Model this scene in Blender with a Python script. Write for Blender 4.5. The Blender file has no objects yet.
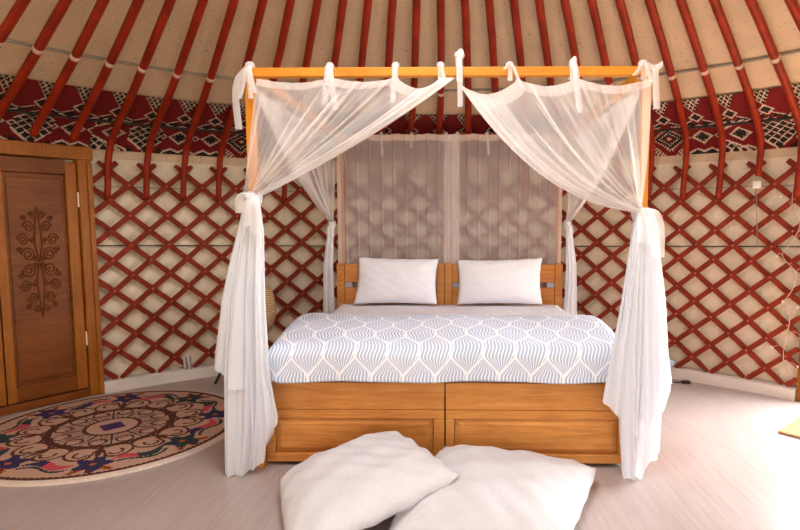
import bpy, math, random
from mathutils import Vector, Matrix
random.seed(7)
sc = bpy.context.scene
COL = sc.collection
PI = math.pi
CX, CY, R = -0.077, -1.2255, 3.50          # yurt centre on the floor, felt wall radius

# ------------------------------------------------------------------ nodes
class V:
    """a float socket with arithmetic"""
    def __init__(s, nt, sock): s.nt, s.s = nt, sock
    def _op(s, op, *o):
        n = s.nt.nodes.new('ShaderNodeMath'); n.operation = op
        for i, q in enumerate((s,) + o):
            if isinstance(q, V): s.nt.links.new(q.s, n.inputs[i])
            else: n.inputs[i].default_value = q
        return V(s.nt, n.outputs[0])
    def __add__(s, o): return s._op('ADD', o)
    def __sub__(s, o): return s._op('SUBTRACT', o)
    def __mul__(s, o): return s._op('MULTIPLY', o)
    def __truediv__(s, o): return s._op('DIVIDE', o)
    def mod(s, o): return s._op('FLOORED_MODULO', o)
    def cos(s): return s._op('COSINE')
    def sin(s): return s._op('SINE')
    def abs(s): return s._op('ABSOLUTE')
    def lt(s, o): return s._op('LESS_THAN', o)
    def min(s, o): return s._op('MINIMUM', o)
    def max(s, o): return s._op('MAXIMUM', o)

def new_mat(name):
    m = bpy.data.materials.new(name); m.use_nodes = True
    nt = m.node_tree
    return m, nt, nt.nodes['Principled BSDF'], nt.nodes['Material Output']

def coords(nt, scale=(1, 1, 1), kind='Object', rot=(0, 0, 0)):
    tc = nt.nodes.new('ShaderNodeTexCoord'); mp = nt.nodes.new('ShaderNodeMapping')
    mp.inputs['Scale'].default_value = scale; mp.inputs['Rotation'].default_value = rot
    nt.links.new(tc.outputs[kind], mp.inputs['Vector'])
    return mp.outputs[0]

def noise(nt, vec, scale, detail=3, rough=.55, dist=0):
    n = nt.nodes.new('ShaderNodeTexNoise')
    n.inputs['Scale'].default_value = scale; n.inputs['Detail'].default_value = detail
    n.inputs['Roughness'].default_value = rough; n.inputs['Distortion'].default_value = dist
    nt.links.new(vec, n.inputs['Vector'])
    return n.outputs['Fac']

def ramp(nt, fac, stops):
    r = nt.nodes.new('ShaderNodeValToRGB')
    e = r.color_ramp.elements
    while len(e) < len(stops): e.new(.5)
    for k, (p, c) in enumerate(stops):
        e[k].position = p; e[k].color = (*c, 1)
    nt.links.new(fac.s if isinstance(fac, V) else fac, r.inputs[0])
    return r.outputs[0]

def mix(nt, fac, a, b, mode='MIX'):
    n = nt.nodes.new('ShaderNodeMix'); n.data_type = 'RGBA'; n.blend_type = mode
    for i, q in ((0, fac), (6, a), (7, b)):
        if isinstance(q, V): q = q.s
        if hasattr(q, 'is_linked'): nt.links.new(q, n.inputs[i])
        else: n.inputs[i].default_value = q if i == 0 else (*q, 1)
    return n.outputs[2]

def bump(nt, bsdf, h, strength=.3, dist=.01):
    b = nt.nodes.new('ShaderNodeBump')
    b.inputs['Strength'].default_value = strength; b.inputs['Distance'].default_value = dist
    nt.links.new(h.s if isinstance(h, V) else h, b.inputs['Height'])
    nt.links.new(b.outputs[0], bsdf.inputs['Normal'])

def plain(name, c, rough=.6, var=.12, scale=25, metal=0, bumpy=0):
    m, nt, b, o = new_mat(name)
    f = noise(nt, coords(nt), scale)
    lo = tuple(x * (1 - var) for x in c); hi = tuple(min(1, x * (1 + var)) for x in c)
    nt.links.new(ramp(nt, f, [(.3, lo), (.7, hi)]), b.inputs['Base Color'])
    b.inputs['Roughness'].default_value = rough; b.inputs['Metallic'].default_value = metal
    b.inputs['Specular IOR Level'].default_value = .22
    if bumpy: bump(nt, b, f, bumpy, .005)
    return m

def wood(name, lo, mid, hi, axis='x', rough=.38, fine=1.0):
    m, nt, b, o = new_mat(name)
    s = {'x': (1.0, 16, 16), 'y': (16, 1.0, 16), 'z': (16, 16, 1.0)}[axis]
    v = coords(nt, s)
    g = noise(nt, v, 2.2 * fine, 5, .6, .9)
    g2 = noise(nt, coords(nt, tuple(q * 4 for q in s)), 3, 2)
    big = noise(nt, coords(nt, (1, 1, 1)), 2.3, 2)
    c = ramp(nt, g, [(.28, lo), (.5, mid), (.72, hi)])
    c = mix(nt, .30, c, ramp(nt, g2, [(.35, lo), (.65, hi)]))
    c = mix(nt, .32, c, ramp(nt, big, [(.38, lo), (.62, hi)]))
    nt.links.new(c, b.inputs['Base Color'])
    b.inputs['Roughness'].default_value = rough + .12; b.inputs['Specular IOR Level'].default_value = .3
    bump(nt, b, g2, .08, .002)
    return m

def felt(name, base, speck, amount=.62):
    m, nt, b, o = new_mat(name)
    v = coords(nt)
    f1 = noise(nt, v, 3.2, 4); f2 = noise(nt, v, 55, 2); f3 = noise(nt, v, 210, 2)
    c = ramp(nt, f1, [(.3, tuple(x * .88 for x in base)), (.7, tuple(min(1, x * 1.06) for x in base))])
    c = mix(nt, ramp(nt, f2, [(amount, (0, 0, 0)), (amount + .13, (.6, .6, .6))]), c, speck)
    nt.links.new(c, b.inputs['Base Color'])
    b.inputs['Roughness'].default_value = .95
    bump(nt, b, f3, .35, .006)
    return m

def sheer(name, c, alpha, weave=0):
    """thin cloth: diffuse + translucent, with see-through gaps in the weave"""
    m, nt, b, o = new_mat(name)
    nt.nodes.remove(b)
    d = nt.nodes.new('ShaderNodeBsdfDiffuse'); t = nt.nodes.new('ShaderNodeBsdfTranslucent')
    d.inputs[0].default_value = (*c, 1); t.inputs[0].default_value = (*c, 1)
    a = nt.nodes.new('ShaderNodeMixShader'); a.inputs[0].default_value = .4
    nt.links.new(d.outputs[0], a.inputs[1]); nt.links.new(t.outputs[0], a.inputs[2])
    tr = nt.nodes.new('ShaderNodeBsdfTransparent')
    x = nt.nodes.new('ShaderNodeMixShader'); x.inputs[0].default_value = alpha
    if weave:
        f = noise(nt, coords(nt, (30, 30, 2)), 3, 3)
        g = V(nt, f) * weave + (alpha - weave * .5)
        nt.links.new(g.s, x.inputs[0])
    nt.links.new(tr.outputs[0], x.inputs[1]); nt.links.new(a.outputs[0], x.inputs[2])
    nt.links.new(x.outputs[0], o.inputs[0])
    return m

M = {}
M['felt_wall'] = felt('felt_wall', (.80, .665, .50), (.45, .33, .23))
M['felt_roof'] = felt('felt_roof', (.68, .49, .325), (.32, .21, .12), .60)
M['red'] = plain('red_paint_lattice', (.20, .0215, .006), .75, .22, 14)
M['pole_red'] = plain('red_paint_pole', (.255, .018, .003), .5, .28, 9)
M['rivet'] = plain('leather_rivet', (.50, .17, .12), .7)
M['string'] = plain('pale_string', (.55, .37, .30), .9)
M['rail'] = wood('golden_pine', (.46, .15, .010), (.63, .22, .014), (.74, .30, .03), 'x')
M['post'] = wood('golden_pine_upright', (.46, .15, .010), (.63, .22, .014), (.74, .30, .03), 'z')
M['side'] = wood('golden_pine_deep', (.46, .15, .010), (.63, .22, .014), (.74, .30, .03), 'y')
M['bed'] = wood('honey_wood', (.34, .105, .016), (.58, .215, .038), (.74, .33, .085), 'x')
M['bed_z'] = wood('honey_wood_upright', (.34, .105, .016), (.58, .215, .038), (.74, .33, .085), 'z')
M['door'] = wood('brown_varnish', (.085, .020, .002), (.17, .044, .004), (.24, .070, .007), 'x', .35)
M['door_z'] = wood('amber_varnish', (.18, .050, .003), (.30, .090, .006), (.40, .135, .012), 'z', .35)
M['door_dark'] = plain('dark_carving', (.105, .026, .003), .6)
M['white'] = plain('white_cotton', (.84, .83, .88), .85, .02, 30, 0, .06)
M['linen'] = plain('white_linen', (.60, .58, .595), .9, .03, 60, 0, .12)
M['sheer'] = sheer('sheer_voile', (.95, .91, .89), .38, .05)
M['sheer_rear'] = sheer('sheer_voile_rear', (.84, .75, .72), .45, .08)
M['dense'] = sheer('gathered_voile', (.90, .91, .95), .88)
M['ribbon'] = sheer('ribbon_voile', (.93, .90, .90), .68)
M['hem'] = sheer('hem_voile', (.92, .83, .79), .55)
M['black'] = plain('black_metal', (.02, .02, .022), .4)
M['cord'] = plain('dark_cord', (.05, .035, .03), .9)
M['grey_cord'] = plain('grey_cord', (.30, .24, .20), .9)
M['plastic'] = plain('white_plastic', (.80, .74, .70), .4, .02)
M['metal'] = plain('hinge_metal', (.75, .62, .50), .35, .05, 20, .6)
M['base'] = felt('baseboard_paint', (.70, .64, .58), (.5, .45, .4), .66)
M['slot'] = plain('grey_bracket', (.35, .33, .36), .5)
M['mat'] = plain('coir', (.38, .24, .12), .95, .3, 90, 0, .4)
M['wire'] = plain('pale_wire', (.55, .42, .33), .6)
M['glassbulb'] = plain('clear_bulb', (.9, .85, .8), .2, .02)
M['grey_strap'] = plain('grey_webbing', (.28, .24, .24), .9, .4, 60)
M['light_strap'] = plain('light_webbing', (.60, .54, .52), .9, .2, 60)

def wicker():
    m, nt, b, o = new_mat('woven_wicker')
    tc = coords(nt, (1, 1, 1))
    w = nt.nodes.new('ShaderNodeTexWave'); w.bands_direction = 'Z'
    w.inputs['Scale'].default_value = 22; w.inputs['Distortion'].default_value = 3
    nt.links.new(tc, w.inputs[0])
    nt.links.new(ramp(nt, w.outputs[1], [(.2, (.22, .11, .04)), (.7, (.62, .40, .20))]), b.inputs['Base Color'])
    bump(nt, b, w.outputs[1], .5, .01); b.inputs['Roughness'].default_value = .7
    return m
M['wicker'] = wicker()

def laminate():
    m, nt, b, o = new_mat('pale_laminate')
    v = coords(nt)
    br = nt.nodes.new('ShaderNodeTexBrick')
    br.inputs['Scale'].default_value = 1; br.inputs['Brick Width'].default_value = 1.38
    br.inputs['Row Height'].default_value = .195; br.inputs['Mortar Size'].default_value = .0016
    br.offset = .37
    br.inputs['Color1'].default_value = (.43, .345, .315, 1); br.inputs['Color2'].default_value = (.385, .31, .285, 1)
    br.inputs['Mortar'].default_value = (.30, .22, .18, 1)
    nt.links.new(coords(nt, (1, 1, 1), 'Object', (0, 0, PI / 2)), br.inputs['Vector'])
    g = noise(nt, coords(nt, (26, 1.6, 1)), 1.6, 5, .65, .6)
    c = mix(nt, .55, br.outputs[0], ramp(nt, g, [(.25, (.31, .245, .22)), (.5, (.41, .335, .31)), (.75, (.50, .425, .405))]))
    nt.links.new(c, b.inputs['Base Color'])
    r = V(nt, g) * .2 + .28
    nt.links.new(r.s, b.inputs['Roughness'])
    b.inputs['Specular IOR Level'].default_value = .45
    return m
M['floor'] = laminate()

def duvet_mat():
    m, nt, b, o = new_mat('leaf_print_cotton')
    tc = nt.nodes.new('ShaderNodeTexCoord'); sp = nt.nodes.new('ShaderNodeSeparateXYZ')
    nt.links.new(tc.outputs['UV'], sp.inputs[0])
    x, y = V(nt, sp.outputs[0]), V(nt, sp.outputs[1])
    P, H = .158, .30
    c = ((y * (2 * PI / H)).cos() * 1.18).min(.985).max(-.985)
    mm = (x - c * (P / 4) + 40 * P).mod(P)
    w = c * (-P / 2) + (P / 2)
    inA = mm.lt(w)
    uA = mm / w; uB = (mm - w) / (c * (P / 2) + (P / 2))
    dA = mm.min(w - mm); dB = (mm - w).min(V(nt, (mm * -1 + P).s))
    notA = inA * -1 + 1
    u = inA * uA + notA * uB
    d = inA * dA + notA * dB
    # wavy veins inside each leaf
    wig = (y * 62).sin() * .045
    veins = ((u + wig) * 9).mod(1.0)
    vein = (veins - .5).abs().lt(.19)
    edge = d.lt(.0065)
    white = vein.max(edge)
    n = noise(nt, coords(nt), 6, 3)
    ground = ramp(nt, n, [(.3, (.34, .41, .55)), (.7, (.44, .50, .64))])
    col = mix(nt, white, ground, (.84, .83, .87))
    nt.links.new(col, b.inputs['Base Color'])
    b.inputs['Roughness'].default_value = .85
    bump(nt, b, noise(nt, coords(nt), 14, 3), .25, .02)
    return m
M['duvet'] = duvet_mat()

# ------------------------------------------------------------------ objects
def tag(o, label=None, cat=None, group=None, kind=None):
    for k, v in (('label', label), ('category', cat), ('group', group), ('kind', kind)):
        if v: o[k] = v
    return o

def thing(name, label, cat, loc=(0, 0, 0), rz=0, group=None):
    o = bpy.data.objects.new(name, None); COL.objects.link(o)
    o.location = loc; o.rotation_euler = (0, 0, rz); o.empty_display_size = .1
    return tag(o, label, cat, group)

class MB:
    """collects shapes, then links them as ONE mesh object"""
    def __init__(s): s.v, s.f, s.m, s.uv = [], [], [], {}
    def add(s, vs, fs, mi=0):
        b = len(s.v); s.v += [tuple(v) for v in vs]
        for f in fs: s.f.append([i + b for i in f]); s.m.append(mi)
        return s
    def box(s, x0, x1, y0, y1, z0, z1, mi=0, mat=None):
        vs = [(x, y, z) for x in (x0, x1) for y in (y0, y1) for z in (z0, z1)]
        if mat: vs = [mat @ Vector(v) for v in vs]
        return s.add(vs, [(0, 1, 3, 2), (4, 6, 7, 5), (0, 4, 5, 1), (2, 3, 7, 6), (0, 2, 6, 4), (1, 5, 7, 3)], mi)
    def tube(s, pts, r, n=10, mi=0, caps=True):
        pts = [Vector(p) for p in pts]
        rs = r if isinstance(r, (list, tuple)) else [r] * len(pts)
        vs, up = [], None
        for i, p in enumerate(pts):
            t = (pts[min(i + 1, len(pts) - 1)] - pts[max(i - 1, 0)]).normalized()
            if up is None:
                up = Vector((0, 0, 1)) if abs(t.z) < .9 else Vector((0, 1, 0))
            a = t.cross(up).normalized(); up = a.cross(t).normalized()
            for k in range(n):
                q = 2 * PI * k / n
                vs.append(p + (a * math.cos(q) + up * math.sin(q)) * rs[i])
        fs = [(i * n + k, i * n + (k + 1) % n, (i + 1) * n + (k + 1) % n, (i + 1) * n + k)
              for i in range(len(pts) - 1) for k in range(n)]
        if caps:
            fs.append(tuple(range(n - 1, -1, -1))); fs.append(tuple(range((len(pts) - 1) * n, len(pts) * n)))
        return s.add(vs, fs, mi)
    def grid(s, fn, nu, nv, mi=0, wrap=False, uvfn=None):
        b = len(s.f)
        cols = nu if wrap else nu + 1
        vs = [fn(i / nu, j / nv) for j in range(nv + 1) for i in range(cols)]
        fs = [(j * cols + i, j * cols + (i + 1) % cols, (j + 1) * cols + (i + 1) % cols, (j + 1) * cols + i)
              for j in range(nv) for i in range(nu)]
        s.add(vs, fs, mi)
        if uvfn:
            for k in range(len(fs)):
                j, i = divmod(k, nu)
                s.uv[b + k] = [uvfn(a / nu, c / nv) for a, c in ((i, j), (i + 1, j), (i + 1, j + 1), (i, j + 1))]
        return s
    def sphere(s, c, r, nu=14, nv=8, sq=(1, 1, 1), mi=0):
        def fn(u, v):
            a, b = 2 * PI * u, PI * (v * .998 + .001)
            return (c[0] + r * sq[0] * math.sin(b) * math.cos(a), c[1] + r * sq[1] * math.sin(b) * math.sin(a), c[2] + r * sq[2] * math.cos(b))
        return s.grid(fn, nu, nv, mi, True)
    def build(s, name, mats, parent=None, smooth=False, bevel=0, local=False):
        me = bpy.data.meshes.new(name)
        vs = s.v
        if parent is not None and not local:
            off = Vector(parent.location); p = parent.parent
            while p: off += Vector(p.location); p = p.parent
            vs = [tuple(Vector(v) - off) for v in vs]
        me.from_pydata(vs, [], s.f)
        for m in (mats if isinstance(mats, (list, tuple)) else [mats]): me.materials.append(M[m] if isinstance(m, str) else m)
        if len(me.materials) > 1: me.polygons.foreach_set('material_index', s.m)
        if smooth: me.polygons.foreach_set('use_smooth', [True] * len(s.f))
        if s.uv:
            u = me.uv_layers.new(name='UVMap')
            for fi, q in s.uv.items():
                for li, c in zip(me.polygons[fi].loop_indices, q): u.data[li].uv = c
        me.update()
        o = bpy.data.objects.new(name, me); COL.objects.link(o)
        if parent is not None: o.parent = parent
        if bevel:
            b = o.modifiers.new('bevel', 'BEVEL'); b.width = bevel; b.segments = 2; b.limit_method = 'ANGLE'
        return o

def struct(name, mb, m, **k):
    return tag(mb.build(name, m, **k), kind='structure')

def interp(tab, x):
    if x <= tab[0][0]: return tab[0][1]
    for (a, p), (b, q) in zip(tab, tab[1:]):
        if x <= b:
            t = (x - a) / (b - a); return p + (q - p) * t
    return tab[-1][1]

def smooth_path(pts, n):
    """Catmull-Rom through the points"""
    pts = [Vector(p) for p in pts]; out = []
    P = [pts[0] * 2 - pts[1]] + pts + [pts[-1] * 2 - pts[-2]]
    for i in range(len(pts) - 1):
        a, b, c, d = P[i:i + 4]
        for k in range(n):
            t = k / n
            out.append(.5 * ((2 * b) + (c - a) * t + (2 * a - 5 * b + 4 * c - d) * t * t + (3 * b - a - 3 * c + d) * t ** 3))
    out.append(pts[-1]); return out

def cyl(deg, r, z):
    a = math.radians(deg)
    return (CX + r * math.sin(a), CY + r * math.cos(a), z)

WORDS = 'first second third fourth fifth sixth seventh eighth ninth tenth eleventh twelfth thirteenth'.split()

# ------------------------------------------------------------------ setting
mb = MB()
NF = 96
mb.add([(CX + 3.9 * math.cos(2 * PI * k / NF), CY + 3.9 * math.sin(2 * PI * k / NF), z) for z in (0, -.06) for k in range(NF)],
       [tuple(range(NF))] + [tuple(range(2 * NF - 1, NF - 1, -1))] + [(k, k + NF, (k + 1) % NF + NF, (k + 1) % NF) for k in range(NF)])
struct('floor', mb, 'floor')

g = MB(); g.add([(CX + 25 * math.cos(2 * PI * k / 48), CY + 25 * math.sin(2 * PI * k / 48), -.065) for k in range(48)], [tuple(range(48))])
M['earth'] = plain('dry_grass_earth', (.16, .15, .07), .95, .3, 3)
struct('ground', g, 'earth')
PROFILE = [(3.50, 0), (3.50, .9), (3.50, 1.68), (3.478, 1.78), (3.41, 1.86), (3.27, 1.935), (3.0, 2.052), (2.75, 2.170), (2.0, 2.53), (.75, 3.13)]
PS = [p.to_2d() for p in smooth_path([(a, b, 0) for a, b in PROFILE], 8)]
DOOR_L, DOOR_R = (-61.3, -45.4), (47.6, 64.0)
DOOR_H = 1.70
WALL_SPAN = 112
def shell(pts, d0, d1, n, thick, skip=None):
    mb = MB()
    m = len(pts)
    for k in range(2):
        for i in range(n + 1):
            for r, z in pts:
                mb.v.append(cyl(d0 + (d1 - d0) * i / n, r + k * thick, z + (k * thick * .4 if z > 1.6 else 0)))
    N = (n + 1) * m
    for i in range(n):
        mid = d0 + (d1 - d0) * (i + .5) / n
        for j in range(m - 1):
            if skip and skip(mid, (pts[j][1] + pts[j + 1][1]) / 2): continue
            q = (i * m + j, (i + 1) * m + j, (i + 1) * m + j + 1, i * m + j + 1)
            mb.f.append(list(q)); mb.m.append(0)
            mb.f.append([a + N for a in reversed(q)]); mb.m.append(0)
    return mb
isplit = min(range(len(PS)), key=lambda i: abs(PS[i][1] - 1.70) + (0 if PS[i][0] > 3.4 else 9))
wall_pts = [(3.50, z) for z in (0, .4, .8, 1.2, 1.5)] + [(p[0], p[1]) for p in PS if p[1] > 1.5 and p[1] <= 1.70] + [(3.499, 1.70)]
roof_pts = [(3.499, 1.70)] + [(p[0], p[1]) for p in PS if p[1] > 1.702]
skip = lambda d, z: DOOR_R[0] < d < DOOR_R[1]
struct('wall_back', shell(wall_pts, -150, WALL_SPAN, 524, .03, skip), 'felt_wall', smooth=True)
struct('ceiling', shell(roof_pts, -180, 180, 360, .03), 'felt_roof', smooth=True)

def ring_board(name, d0, d1):
    mb = MB(); n = 40
    for i in range(n + 1):
        d = d0 + (d1 - d0) * i / n
        for r, z in ((3.485, 0), (3.405, 0), (3.405, .078), (3.425, .088), (3.485, .088)): mb.v.append(cyl(d, r, z))
    for i in range(n):
        for j in range(5):
            k = (j + 1) % 5
            mb.f.append([i * 5 + j, i * 5 + k, i * 5 + 5 + k, i * 5 + 5 + j]); mb.m.append(0)
    mb.f += [[4, 3, 2, 1, 0], [n * 5 + q for q in range(5)]]; mb.m += [0, 0]
    struct(name, mb, 'base')
ring_board('baseboard_left', -45.2, .0)
ring_board('baseboard_right', .0, 47.0)

# ------------------------------------------------------------------ felt seam cord, rope on the band
def ring_cord(name, label, r, z, d0, d1, rad, mat, wob=0, cat='cord', n=120):
    pts = []
    for i in range(n + 1):
        d = d0 + (d1 - d0) * i / n
        zz = z(i / n) if callable(z) else z
        pts.append(cyl(d, r, zz + wob * math.sin(d * 1.48 * .9)))
    return tag(MB().tube(pts, rad, 6).build(name, mat, smooth=True), label, cat)

def felt_z(r):
    q = sorted([(p[0], p[1]) for p in PS if p[1] > 1.7])
    return interp(q, r)
ring_cord('cord', 'thin grey cord running around the felt roof at the white pole bindings', 2.67, felt_z(2.67) - .010, -60, 52, .009, 'grey_cord')
ring_cord('rope', 'black rope running along the middle of the patterned red band', 3.245, felt_z(3.245) - .020, -58, 50, .010, 'cord')
ring_cord('cord', 'thin dark cord stretched around the felt behind the lattice at mid height', 3.478, lambda t: 1.075 - .05 * math.sin(t * PI), -45.2, 47, .005, 'cord')
ring_cord('cord', 'fine grey string around the felt just below the lattice heads', 3.480, 1.50, -45.2, 47, .003, 'grey_cord')

# ------------------------------------------------------------------ patterned band
def band_class(kind, x, y, hw=.118, hh=.155):
    """woven pattern of the lower strip, 0 red 1 black 2 cream"""
    d = abs(x) + abs(y)
    if kind == 'N':
        if d < .165 and abs(x) < .118:
            a, b = (x + y + .165) % .066, (x - y + .165) % .066
            return 2 if a < .011 or b < .011 else 1
        return 2 if d < .178 and abs(x) < .118 and abs(y) < .14 else (1 if d > .225 else 0)
    if kind == 'S':
        if d < .020: return 2
        if d < .040: return 0
        if d < .062: return 1
        t = (x - y + .5) % .030 < .015 if x * y > 0 else (x + y + .5) % .030 < .015
        if d < .082: return 2 if t else 1
        if d < .112: return 1
        if d < .136: return 2 if t else 0
        return 0 if d < .19 or not t else 2
    if kind == 'E2' and abs(y) > .045 + (x + .10) * .60:
        if abs(y) < .062 + (x + .10) * .60: return 2
        a, b = (x + y + .5) % .058, (x - y + .5) % .058
        return 2 if a < .011 or b < .011 else 1
    X = x - (.02 if kind == 'E2' else 0)
    d = abs(X) + abs(y)
    if d < .020 or (abs(X) < .009 and abs(y) < .045) or (abs(y) < .009 and abs(X) < .045): return 1
    if d < .052: return 1 if abs(abs(X) - abs(y)) < .012 else 2 if d > .046 else 1
    if d < .060: return 1
    if d < .080: return 2
    if kind == 'E' and abs(x) > .085:
        q = abs(abs(x) - .118) * 1.0 + abs(y)
        if q < .022: return 0
        if q < .036: return 2
    e = abs(y) - .112 - abs(abs(x) - .05) * .5
    if e > .014: return 1
    if e > 0: return 2
    return 0
def band_upper(x, y, h=.29):
    if y < .010: return 1
    t = (y - .135) * .56
    if y > .135 and abs(x) < t:
        a, b = (x * 1.65 + y - .135) % .060, (x * 1.65 - y + .135) % .060
        return 2 if a < .015 or b < .015 else 1
    d = abs(x) * 1.05 + abs(y - .085)
    if d < .042: return 1
    if d < .060: return 2
    e = y - .07 + abs(x) * .0 - (abs(x) - .118) * -.55
    if abs(x) > .035:
        f = .075 - abs(x) * .55
        if y < f - .012: return 1
        if y < f: return 2
    return 0
kinds = []
deg0 = -27.9
left_seq, right_seq = ['S', 'E', 'E', 'N', 'E2', 'E', 'N', 'E', 'E2', 'N'], ['S', 'E', 'E2', 'N', 'E2', 'E', 'N']
meds = [(-27.9 - 3.83 * i, k) for i, k in enumerate(left_seq)] + [(31.5 + 4.02 * i, k) for i, k in enumerate(right_seq)]
cyc = ['N', 'E2', 'E', 'S', 'E', 'E2']
meds += [(-27.9 + 59.4 * (i + 1) / 15, cyc[i % 6]) for i in range(14)]
meds.sort()
arc = [0]
for a, b in zip(PS, PS[1:]): arc.append(arc[-1] + (b - a).length)
def prof_at(s):
    for i in range(len(PS) - 1):
        if s <= arc[i + 1]:
            t = (s - arc[i]) / (arc[i + 1] - arc[i]); p = PS[i].lerp(PS[i + 1], t)
            n = (PS[i + 1] - PS[i]).normalized(); return p + Vector((-n.y, n.x)) * .012
    return PS[-1]
s_low = next(arc[i] + (1.757 - PS[i].y) for i in range(len(PS)) if PS[i].y > 1.70)
s_low = min((arc[i] for i in range(len(PS))), key=lambda s: abs(prof_at(s).y - 1.757))
HL, HU = .325, .315
B0, B1 = -59.5, 50.5
NB, NV = 840, 84
bm_ = MB()
for i in range(NB + 1):
    for j in range(NV + 1):
        p = prof_at(s_low + (HL + HU) * j / NV); bm_.v.append(cyl(B0 + (B1 - B0) * i / NB, p.x, p.y))
for i in range(NB):
    d = B0 + (B1 - B0) * (i + .5) / NB
    md, kd = min(meds, key=lambda q: abs(q[0] - d))
    x = math.radians(d - md) * 3.5
    for j in range(NV):
        y = (HL + HU) * (j + .5) / NV
        c = band_class(kd, x, (y - HL / 2) * .155 / (HL / 2)) if y < HL else band_upper(x, (y - HL) * .29 / HU)
        bm_.f.append([i * (NV + 1) + j, (i + 1) * (NV + 1) + j, (i + 1) * (NV + 1) + j + 1, i * (NV + 1) + j + 1]); bm_.m.append(c)
M['wool_red'] = plain('woven_red', (.165, .010, .010), .95, .25, 60, 0, .2)
M['wool_black'] = plain('woven_black', (.022, .012, .012), .95, .25, 60, 0, .2)
M['wool_cream'] = plain('woven_cream', (.60, .45, .35), .95, .15, 60, 0, .2)
ob = bm_.build('woven_band', ['wool_red', 'wool_black', 'wool_cream'])
tag(ob, 'dark red woven band with black and white diamonds around the felt wall', 'textile band')

# ------------------------------------------------------------------ lattice
PER, VH, PH0, ZA = 4.2474, .2197, -41.37, 1.5105
lat = thing('lattice_wall', 'dark red wooden trellis of crossed slats standing against the cream felt', 'lattice', cyl(0, 3.45, 0))
LA, LB, ZT, ZB = -45.35, 47.0, 1.672, .092
slope = VH / PER                                # metres per degree
def slat(d_head, sgn):
    """sgn +1 rises to the right"""
    r = 3.430 if sgn > 0 else 3.446
    top, bot = ZT, ZB
    ds = lambda z: d_head + sgn * (z - (ZA + VH / 2)) / slope
    z_a, z_b = sorted((ZA + VH / 2 + sgn * slope * (q - d_head)) for q in (LA, LB))
    bot, top = max(bot, z_a), min(top, z_b)
    if top - bot < .05: return
    zs = [bot + (top - bot) * i / 28 for i in range(29)]
    mb = MB(); w, th = .0190, .0065
    for i, z in enumerate(zs):
        d = ds(z)
        for a, b in ((-1, -1), (1, -1), (1, 1), (-1, 1)):
            # across the slat, in the wall surface
            L = math.hypot(VH, math.radians(PER) * 3.43)
            ex, ez = -sgn * VH / L, math.radians(PER) * 3.43 / L
            ww = w * (.7 if i in (0, len(zs) - 1) else 1)
            mb.v.append(cyl(d + math.degrees(a * ww * ex / 3.43), r + b * th, z + a * ww * ez))
    for i in range(len(zs) - 1):
        for j in range(4):
            k = (j + 1) % 4
            mb.f.append([i * 4 + j, i * 4 + k, i * 4 + 4 + k, i * 4 + 4 + j]); mb.m.append(0)
    n = len(zs) - 1
    mb.f += [[3, 2, 1, 0], [n * 4 + q for q in range(4)]]; mb.m += [0, 0]
    o = mb.build('slat', 'red', lat)
    if sgn > 0:
        rv = MB()
        for k in range(0, 16):
            z = ZA + VH / 2 - VH * k / 2
            if z < zs[0] + .01 or z > zs[-1]: continue
            c = Vector(cyl(ds(z), 3.4225, z))
            rv.sphere(c, .0075, 8, 4, (1, .8, 1))
        if rv.v:
            q = rv.build('rivets', 'rivet', lat, smooth=True); q.parent = o
for n in range(-16, 38):
    d = PH0 + PER * (n + .5)
    slat(d, 1); slat(d, -1)

# ------------------------------------------------------------------ roof poles
POLE = smooth_path([(3.385, 1.42, 0), (3.385, 1.60, 0), (3.36, 1.74, 0), (3.295, 1.835, 0), (3.18, 1.905, 0), (3.0, 1.995, 0), (2.75, 2.117, 0), (2.0, 2.477, 0), (1.3, 2.813, 0), (.80, 3.055, 0)], 5)
for k in range(-5, 22):
    base = -39.25 + PER * k
    pts = []
    for p in POLE:
        tw = interp([(1.42, 0), (1.6, .17), (1.77, .42), (1.86, .62), (1.95, .85), (2.04, 1.07), (2.12, 1.25), (2.28, 1.57), (2.45, 1.85), (3.1, 3.1)], p.y) - .36 + .72 * min(1, max(0, k / 17)) + (.40 * (-1 - k) if k < -1 else 0) + random.uniform(-.03, .03)
        if k < -1 and p.y < 1.79: continue              # these stand on the door head
        if k == 19 and p.y < 1.56: continue
        pts.append(cyl(base + tw, p.x, p.y))
    where = (WORDS[k + 5] + ' from the left edge') if k <= 7 else (WORDS[21 - k] + ' from the right edge') if k > 9 else ''
    if k < 3: what = ('over the wooden door' if k < 0 else 'left of the canopy bed')
    elif k <= 16: what = 'passing behind the canopy rail'
    else: what = 'above the bare trellis on the right'
    if k == 8: where = 'just left of the big knot'
    if k == 9: where = 'right behind the big knot'
    t = thing('roof_pole', 'red bent roof pole %s, %s' % (what, where), 'pole', pts[0], 0, 'roof poles fanning up from the trellis')
    rr = [interp([(1.4, .021), (2.0, .0245), (3.1, .0245)], p.y) for p in POLE][-len(pts):]
    MB().tube(pts, rr, 10).build('pole_shaft', 'pole_red', t, smooth=True)
    i = min(range(len(pts)), key=lambda i: abs(pts[i][2] - 2.158))
    a, b = Vector(pts[i]), Vector(pts[i + 1]); dd = (b - a).normalized()
    MB().tube([a - dd * .016, a - dd * .011, a + dd * .011, a + dd * .016], [.0245, .0275, .0275, .0245], 12).build('binding', 'string', t, smooth=True)

# ------------------------------------------------------------------ left door (closed, two leaves)
hw = .56; rd = 3.45; dc = -45.5 - math.degrees(math.atan(hw / rd))
dl = thing('door_1', None, None, cyl(dc, rd, 0), -math.radians(dc)); dl['kind'] = 'structure'
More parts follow.
